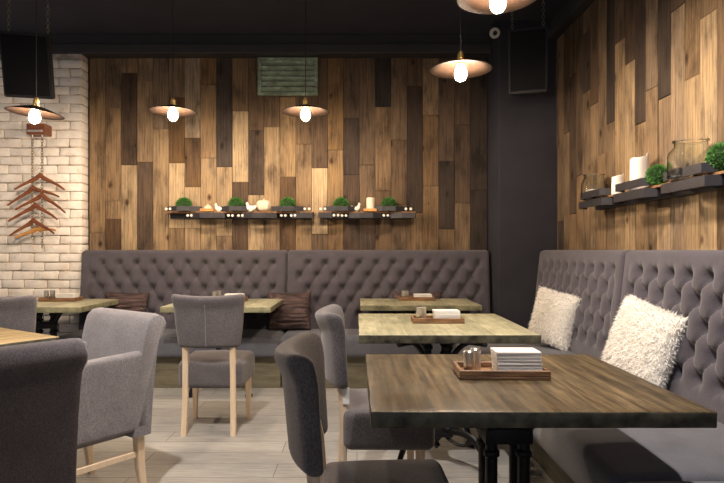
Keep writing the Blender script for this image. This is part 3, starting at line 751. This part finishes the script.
lamp('lit bronze disc pendant outside the frame over the angled table', -2.15, 2.45, 2.2)

# ------------------------------------------------------------ speakers, chains, detector, vent
def chain_bm(bm, p0, p1, link=0.034, r=0.0028):
    p0, p1 = Vector(p0), Vector(p1); n = max(1, int((p1-p0).length/(link*0.72))); d = (p1-p0)/n; t = d.normalized()
    a = t.cross(Vector((0, 1, 0.01))).normalized(); b = t.cross(a)
    for i in range(n):
        c = p0+d*(i+0.5); s = a if i % 2 else b
        pts = []
        for k in range(10):
            an = 2*PI*k/10; pts.append(c + t*math.cos(an)*link*0.5 + s*math.sin(an)*link*0.30)
        tube(bm, pts, r, 5, closed=True)
def speaker(label, x, y, z, w, h, d, yaw, pitch, chains):
    t = thing('hanging_speaker', label, 'loudspeaker', (x, y, z), yaw, 'black loudspeakers hung on chains')
    mx = Matrix.Rotation(pitch, 4, 'X')
    bm = bmesh.new()  # trapezoid cabinet, front towards local -Y
    prism(bm, [(-w/2, -d/2), (w/2, -d/2), (w/2*0.7, d/2), (-w/2*0.7, d/2)], -h/2, h/2)
    bmesh.ops.bevel(bm, geom=list(bm.edges), offset=0.008, segments=2, affect='EDGES')
    bmesh.ops.transform(bm, matrix=mx, verts=bm.verts); build('cabinet', bm, M['speaker'], t, True, 30)
    bm = bmesh.new(); box(bm, -w/2+0.015, w/2-0.015, -d/2-0.008, -d/2+0.002, -h/2+0.02, h/2-0.02, 0.004, 2, mx=mx); build('grille', bm, M['grille'], t, True, 30)
    inv = Matrix.Rotation(-yaw, 3, 'Z')
    for (lx, ly) in chains:
        p = mx @ Vector((lx, ly, h/2)); bm = bmesh.new(); chain_bm(bm, p, (p.x, p.y, 3.25-z)); build('chain', bm, M['chain'], t)
speaker('black loudspeaker hung on chains before the white brick, top left', -2.44, 4.32, 2.575, 0.33, 0.46, 0.26, 0.22, 0.24, ((-0.12, -0.05), (0.14, -0.05)))
speaker('black loudspeaker hung on chains in dark right-hand corner', 1.40, 4.72, 2.735, 0.30, 0.50, 0.26, -0.30, 0.18, ((-0.12, -0.05), (0.12, -0.05)))
# small white eyeball spot on the ceiling
t = thing('ceiling_spotlight', 'small white round ceiling spotlight with dark centre, near the right corner', 'spotlight', (1.232, 5.15, 3.14))
bm = bmesh.new(); lathe(bm, [(0.044, -0.02), (0.047, 0.0), (0.044, 0.012), (0.030, 0.016), (0.018, 0.006)], 28, cap=True)
bmesh.ops.rotate(bm, cent=(0,0,0), matrix=Matrix.Rotation(math.radians(112), 3, 'X'), verts=bm.verts); build('ring', bm, M['detector'], t, True, 40)
bm = bmesh.new(); lathe(bm, [(0.020, 0.013), (0.018, 0.0185), (0.010, 0.020)], 20)
bmesh.ops.rotate(bm, cent=(0,0,0), matrix=Matrix.Rotation(math.radians(112), 3, 'X'), verts=bm.verts); build('lens', bm, M['cord'], t, True, 40)
bm = bmesh.new(); tube(bm, [(0, 0.02, 0.03), (0, 0.02, 0.11)], 0.010, 8); build('mount', bm, M['cord'], t)
# green louvred vent
t = thing('louvred_vent', 'rusty green louvred metal vent high on the wood wall', 'vent', (-0.667, 5.575, 2.69))
bm = bmesh.new()
for a in ((-0.29, 0.29, 0.0, 0.035), (-0.29, 0.29, 0.335, 0.365), (-0.29, -0.255, 0.035, 0.335), (0.255, 0.29, 0.035, 0.335)):
    box(bm, a[0], a[1], -0.035, 0.0, a[2], a[3], 0.004, 1)
build('frame', bm, M['vent'], t, False)
bm = bmesh.new(); box(bm, -0.255, 0.255, -0.008, -0.002, 0.035, 0.335); build('backing', bm, M['cord'], t, False)
for i in range(6):
    bm = bmesh.new(); mx = Matrix.Translation((0, -0.022, 0.062+i*0.050)) @ Matrix.Rotation(math.radians(-50), 4, 'X')
    box(bm, -0.256, 0.256, -0.024, 0.024, -0.002, 0.002, 0.001, 1, mx=mx); build('slat', bm, M['vent'], t, False)

# ------------------------------------------------------------ coat hanger display
t = thing('wall_bracket', 'small brown wooden bracket on the white brick, holding two chains', 'bracket', (-2.97, 5.45, 2.29))
bm = bmesh.new(); box(bm, -0.085, 0.085, -0.13, 0.0, -0.02, 0.08, 0.006, 2); build('block', bm, M['hanger'], t, False)
bm = bmesh.new(); box(bm, -0.07, 0.07, -0.145, -0.128, 0.0, 0.02, 0.004, 2); tube(bm, [(-0.045, -0.10, -0.015), (-0.045, -0.10, -0.045)], 0.006, 6); tube(bm, [(0.045, -0.10, -0.015), (0.045, -0.10, -0.045)], 0.006, 6)
build('plate', bm, M['alu'], t, False)
for x, nm in ((-3.015, 'left'), (-2.925, 'right')):
    bm = bmesh.new(); chain_bm(bm, (x, 5.35, 2.25), (x, 5.35, 1.22 if nm == 'right' else 1.30), 0.036, 0.0032); o = build('hanging_chain', bm, M['chain'])
    tag(o, nm+' of two steel chains hanging down the white brick, carrying the coat hangers', 'chain', 'chains for the coat hangers')
def hanger(label, xl, yl, xa, ya, xr, yr, Y, m, hook):
    P = lambda x, y: Vector(((x-357)*Y/F, 0, 1.2+(250-y)*Y/F))
    A, Lp, Rp = P(xa, ya), P(xl, yl), P(xr, yr)
    t = thing('coat_hanger', label, 'coat hanger', (A.x, Y, A.z), 0, 'wooden coat hangers on the chains')
    bm = bmesh.new(); l = Lp-A; r = Rp-A
    yo = 0.025
    pts = [l+Vector((0, -yo, 0)), l*0.75+Vector((0, -yo*0.4, 0.006)), l*0.4+Vector((0, 0, 0.004)), l*0.16+Vector((0, 0, -0.002)), Vector((0, 0, 0.008)), r*0.16+Vector((0, 0, -0.002)), r*0.4+Vector((0, 0, 0.004)), r*0.75+Vector((0, -yo*0.4, 0.006)), r+Vector((0, -yo, 0))]
    tube(bm, pts, [0.007, 0.010, 0.013, 0.018, 0.021, 0.018, 0.013, 0.010, 0.007], 10, flat=(0.75, 1.15)); build('arms', bm, m, t)
    bm = bmesh.new(); hx = hook[0]-A.x; hz = hook[1]-A.z
    pts = [(0, 0, 0.01), (hx*0.2, 0, 0.035)] + [(hx*0.6+0.018*math.cos(a), 0, 0.055+0.018*math.sin(a)) for a in (-0.9, 0, 0.9, 1.8, 2.7, 3.4)]
    tube(bm, pts, 0.0022, 6); build('hook', bm, M['chain'], t)
H = [('topmost of the reddish-brown wooden coat hangers on white brick', 15.8,189.8,40,176,66,190,5.30),
     ('second coat hanger from the top, reaching out farthest left with a steel hook', 9,205.6,33,188.5,60.5,197,5.335),
     ('third coat hanger from the top, its right arm reaching lowest beside the chains', 16.8,210,42,195.5,66.7,213,5.30),
     ('fourth coat hanger from the top, above the two lowest ones', 9.7,221.5,35.4,205.7,58.7,219.6,5.335),
     ('dark reddish coat hanger hanging just above the golden one', 11,236,33.5,221,55.5,233.6,5.30)]
for i, (lb, *a) in enumerate(H):
    hanger(lb, *a, M['hanger'], ((-3.015 if i % 2 else -2.925), 0))
hanger('golden-brown coat hanger, lowest and palest of the set', 16, 238, 37, 229.5, 57, 230.4, 5.34, M['hangerlight'], (-3.015, 0))

# ------------------------------------------------------------ shelves
def shelf(label, length, loc, rz, ups, downs, bolts, depth=0.15, hu=0.062, hd=0.062, sl=0.10, bd=0.05):
    """local: x along, y=0 at the wall, -y outwards, z=0 top of board"""
    t = thing('wall_shelf', label, 'shelf', loc, rz, 'black wall shelves with rusty boards')
    bm = bmesh.new(); n = int(length/0.016); R = rnd(int(length*100))
    top = []; 
    poly = [(0, 0)] + [(length*i/n, -(depth+0.012+R.uniform(-0.004, 0.004))) for i in range(n+1)] + [(length, 0)]
    prism(bm, poly, -0.012, 0.0); build('board', bm, M['shelfwood'], t, False)
    def fascia(c, z0, z1, hw, lo, hi):
        a0, a1 = max(lo, c-hw-sl*(0.3 if bd > 0.06 else 1)), min(hi, c+hw+sl); 
        pl = [(a0, -0.09), (a0, -depth), (max(lo, c-hw), -depth-bd), (min(hi, c+hw), -depth-bd), (a1, -depth), (a1, -0.09)]
        bm = bmesh.new()
        th = 0.014
        inner = [(x, y+th if y > -depth-0.01 else y+th) for x, y in pl]
        out = [p for p in pl[1:5]]; inn = [(p[0], p[1]+th) for p in pl[1:5]][::-1]
        prism(bm, out+inn, z0, z1); build('fascia', bm, M['shelfblack'], t, False)
    for c in ups: fascia(c, 0.003, 0.048, hu, 0.0, length)
    for c in downs: fascia(c, -0.062, -0.0125, hd, 0.0, length)
    bm = bmesh.new(); box(bm, 0.02, length-0.02, -0.03, 0.0, -0.06, -0.012); build('batten', bm, M['shelfblack'], t, False)
    for (x, z_) in bolts:
        bm = bmesh.new(); 
        # nearest fascia slope position
        cs = ups if z_ > 0 else downs
        c = min(cs, key=lambda q: abs(q-x)); dd = abs(x-c); k = 0.062
        yy = -depth-0.05 if dd <= k else -depth-0.05+0.05*min(1, (dd-k)/(1.6*k))
        lathe(bm, [(0.013, 0), (0.013, 0.004), (0.008, 0.007), (0.004, 0.003)], 14)
        bmesh.ops.rotate(bm, cent=(0,0,0), matrix=Matrix.Rotation(PI/2, 3, 'X'), verts=bm.verts)
        bmesh.ops.translate(bm, vec=(x, yy-0.0005, z_), verts=bm.verts); build('bolt', bm, M['boltwhite'], t, True, 40)
    return t
SY = 5.40; px = lambda x, Y=SY: (x-357)*Y/F
SZ = 1.562
x0 = px(163); bp = lambda lst, x0: [px(a)-x0 for a in lst]
shelf('longer black wall shelf on the back wood wall, with three plants', px(313)-x0, (x0, 5.573, SZ), 0, bp([184, 236, 288], x0), bp([207, 259, 309], x0),
      [(v, 0.025) for v in bp([165.5, 170, 304.5, 309], x0)] + [(v, -0.037) for v in bp([187, 191, 228, 232, 238, 242, 281, 285, 291, 295], x0)])
x1 = px(318)
shelf('shorter black wall shelf on the back wood wall, holding the candle', px(416)-x1, (x1, 5.573, SZ), 0, bp([341, 389], x1), bp([325, 366, 408], x1),
      [(v, 0.025) for v in bp([320.5, 325, 406, 411], x1)] + [(v, -0.037) for v in bp([334, 338, 342, 346, 384, 388], x1)])
# right wall shelf: from Y 4.28 (far end) towards the camera; local x -> -Y
shelf('black wall shelf on the right wood wall, with glass jars and candles', 2.30, (1.783, 4.26, 1.556), -PI/2, [0.31, 0.87, 1.43], [0.31, 0.87, 1.43, 1.99], [], depth=0.13, hu=0.165, hd=0.19, sl=0.03, bd=0.06)

def leaf_ball_mesh(r, n, seed):
    R = rnd(seed); bm = bmesh.new(); bmesh.ops.create_icosphere(bm, subdivisions=3, radius=r*0.86)
    for f_ in bm.faces: f_.material_index = 1
    for _ in range(n):
        d = Vector((R.gauss(0,1), R.gauss(0,1), R.gauss(0,1))).normalized(); p = d*r*R.uniform(0.80, 0.97)
        ax = (d+Vector((R.gauss(0,1), R.gauss(0,1), R.gauss(0,1)))*0.45).normalized(); sd = ax.cross(Vector((R.gauss(0,1), R.gauss(0,1), R.gauss(0,1)))).normalized()
        l = r*R.uniform(0.10, 0.17); w_ = l*0.30
        a = bm.verts.new(p); b_ = bm.verts.new(p+ax*l*0.5+sd*w_); c = bm.verts.new(p+ax*l); e = bm.verts.new(p+ax*l*0.5-sd*w_)
        bm.faces.new((a, b_, c, e))
    me = bpy.data.meshes.new('topiary_ball'); bm.to_mesh(me); bm.free(); me.materials.append(M['leaf']); me.materials.append(M['leafcore']); return me
def topiary(label, x, y, z, r, seed, group):
    me = leaf_ball_mesh(r, 2600, seed); o = bpy.data.objects.new('topiary_ball', me); COL.objects.link(o); o.location = (x, y, z+r*0.93)
    tag(o, label, 'plant', group)
g = 'green topiary balls on the back wall shelves'
for i, (p, lb) in enumerate(((184, 'green topiary ball at the left end of the long back shelf'), (236, 'green topiary ball between the two white hens on the back shelf'),
             (288, 'green topiary ball right of the cream pumpkin'), (341, 'green topiary ball left of the candle on the short back shelf'), (389, 'green topiary ball right of the candle, last on the back shelf'))):
    topiary(lb, px(p, 5.49), 5.49, SZ, 0.073, 20+i, g)
g = 'green topiary balls on the right wall shelf'
topiary('smaller green topiary ball between the tall candle and the large glass jar', 1.665, 3.19, 1.556, 0.060, 31, g)
topiary('larger green topiary ball at the right edge of the frame on the shelf', 1.69, 2.65, 1.556, 0.072, 32, g)

def pumpkin(x, y, z):
    t = thing('ceramic_pumpkin', 'cream ribbed pumpkin ornament on the long back shelf', 'ornament', (x, y, z))
    bm = bmesh.new(); pr = [(0.018*1, 0.0)] + [(0.074*math.sin(a)**0.6, 0.056-0.056*math.cos(a)) for a in [PI*i/14 for i in range(2, 13)]] + [(0.016, 0.108)]
    lathe(bm, pr, 48, f=lambda r, zz, a: (r*(0.93+0.07*abs(math.cos(4*a))), zz)); build('body', bm, M['pumpkin'], t)
    bm = bmesh.new(); tube(bm, [(0, 0, 0.104), (0.003, 0, 0.118), (0.008, 0, 0.126)], [0.008, 0.005, 0.004], 8); build('stem', bm, M['pumpkin'], t)
pumpkin(px(263.5, 5.47), 5.47, SZ)
def hen(label, x, y, z, s=1.0, flip=1, rz=0):
    bm = bmesh.new()
    # body: skinned profile made of lofted ellipses along a curved spine
    sp = [(-0.050, 0.052, 0.004), (-0.044, 0.046, 0.012), (-0.028, 0.030, 0.022), (-0.006, 0.026, 0.026), (0.014, 0.030, 0.024), (0.024, 0.044, 0.017), (0.027, 0.058, 0.012), (0.030, 0.066, 0.012), (0.037, 0.069, 0.008), (0.046, 0.066, 0.002)]
    tube(bm, [(a*flip, 0, b) for a, b, c in sp], [c for a, b, c in sp], 14)
    tube(bm, [(0.022*flip, 0, 0.074), (0.028*flip, 0, 0.082), (0.036*flip, 0, 0.076)], [0.003, 0.005, 0.003], 6)
    lathe(bm, [(0.016, 0.0), (0.018, 0.003), (0.012, 0.010)], 14)
    bmesh.ops.scale(bm, vec=(s, s, s), verts=bm.verts)
    o = build('ceramic_hen', bm, M['ceramic'], None, True, 60); o.location = (x, y, z); o.rotation_euler = (0, 0, rz)
    tag(o, label, 'figurine', 'white ceramic hens on the back shelves')
hen('white ceramic hen between the wooden dish and the second topiary ball', px(219, 5.43), 5.43, SZ, 0.95, -1)
hen('white ceramic hen standing just left of the cream pumpkin', px(250.5, 5.40), 5.40, SZ, 1.05, -1)
hen('white ceramic hen left of the candle on the short shelf', px(356, 5.43), 5.43, SZ, 1.0, 1)
# wooden dish with dome
t = thing('wooden_dish', 'small flat wooden dish on the long back shelf', 'dish', (px(207.5, 5.43), 5.43, SZ))
bm = bmesh.new(); box(bm, -0.065, 0.065, -0.04, 0.04, 0.0, 0.014, 0.003, 1); box(bm, -0.062, 0.062, -0.036, 0.036, 0.016, 0.028, 0.003, 1); box(bm, -0.05, 0.05, -0.03, 0.03, 0.012, 0.018); build('board', bm, M['hangerlight'], t, False)
bm = bmesh.new(); lathe(bm, [(0.036, 0), (0.037, 0.004), (0.030, 0.020), (0.016, 0.030), (0.006, 0.036), (0.003, 0.042)], 20); o = build('ceramic_dome', bm, M['pumpkin']); o.location = (px(208, 5.43), 5.43, SZ+0.0285)
tag(o, 'small pale domed ornament on the flat wooden dish', 'ornament')
# candle on a wooden block
bm = bmesh.new(); box(bm, -0.062, 0.062, -0.05, 0.05, 0, 0.026, 0.004, 2); o = build('wooden_block', bm, M['hangerlight'], None, False); o.location = (px(370, 5.43), 5.43, SZ)
tag(o, 'square wooden block under the candle on the short back shelf', 'stand')
def candle(label, x, y, z, r, h, m, wav=0.01, seed=0, group=None, horn=0.0):
    t = thing('pillar_candle', label, 'candle', (x, y, z), 0, group); bm = bmesh.new()
    def f_(rr, zz, a):
        if zz > h*0.8:
            k = wav*math.sin(a+seed)+wav*0.5*math.sin(3*a+seed*2) + horn*math.exp(-((math.cos(a-5.6)-1)/0.05)**2)
            if rr > r*0.6: zz += k
            rr = rr*(1+0.04*math.sin(3*a+seed))
        return rr, zz
    lathe(bm, [(r*0.96, 0), (r, 0.004), (r, h*0.5), (r*1.0, h*0.82), (r*1.0, h*0.96), (r*0.95, h), (r*0.86, h*0.985), (r*0.8, h*0.92), (r*0.45, h*0.88), (0.004, h*0.87)], 36, f=f_)
    build('body', bm, m, t, True, 60)
    bm = bmesh.new(); tube(bm, [(0, 0, h*0.865), (0.002, 0, h*0.93)], 0.0016, 6); build('wick', bm, M['cord'], t)
candle('cream pillar candle on a wooden block, short back shelf', px(370.5, 5.43), 5.43, SZ+0.0265, 0.040, 0.105, M['wax'], 0.003, 1)
gc = 'white pillar candles on the right wall shelf'
candle('tall white pillar candle with melted wavy rim on the right shelf', 1.69, 3.45, 1.556, 0.052, 0.195, M['waxwhite'], 0.006, 2.2, gc, 0.020)
candle('short white pillar candle between the small jar and the tall candle', 1.68, 3.71, 1.556, 0.038, 0.115, M['waxwhite'], 0.006, 3.0, gc, 0.016)
def jar(label, x, y, z, r, h, neck):
    t = thing('glass_jar', label, 'jar', (x, y, z), 0, 'glass jars on the right wall shelf'); bm = bmesh.new(); w_ = 0.004
    out = [(r*0.90, 0.0), (r*0.98, 0.006), (r, 0.02), (r, h*0.55), (r*0.95, h*0.68), (neck+0.006, h*0.80), (neck, h*0.84), (neck, h*0.94), (neck+0.007, h*0.955), (neck+0.007, h*0.99), (neck, h)]
    inn = [(neck-w_, h), (neck-w_, h*0.84), (neck+0.002, h*0.80), (r*0.95-w_, h*0.67), (r-w_, h*0.55), (r-w_, 0.022), (r*0.9-w_, 0.009)]
    lathe(bm, out+inn, 40); build('body', bm, M['glass'], t, True, 60); return t
jar('large clear glass jar with wide neck on the right shelf', 1.675, 2.89, 1.556, 0.108, 0.195, 0.076)
jar('small clear glass jar with a candle inside, at the far end of right shelf', 1.68, 4.08, 1.556, 0.088, 0.18, 0.066)
candle('low white candle inside the small glass jar', 1.68, 4.08, 1.566, 0.055, 0.062, M['waxwhite'], 0.002, 1)
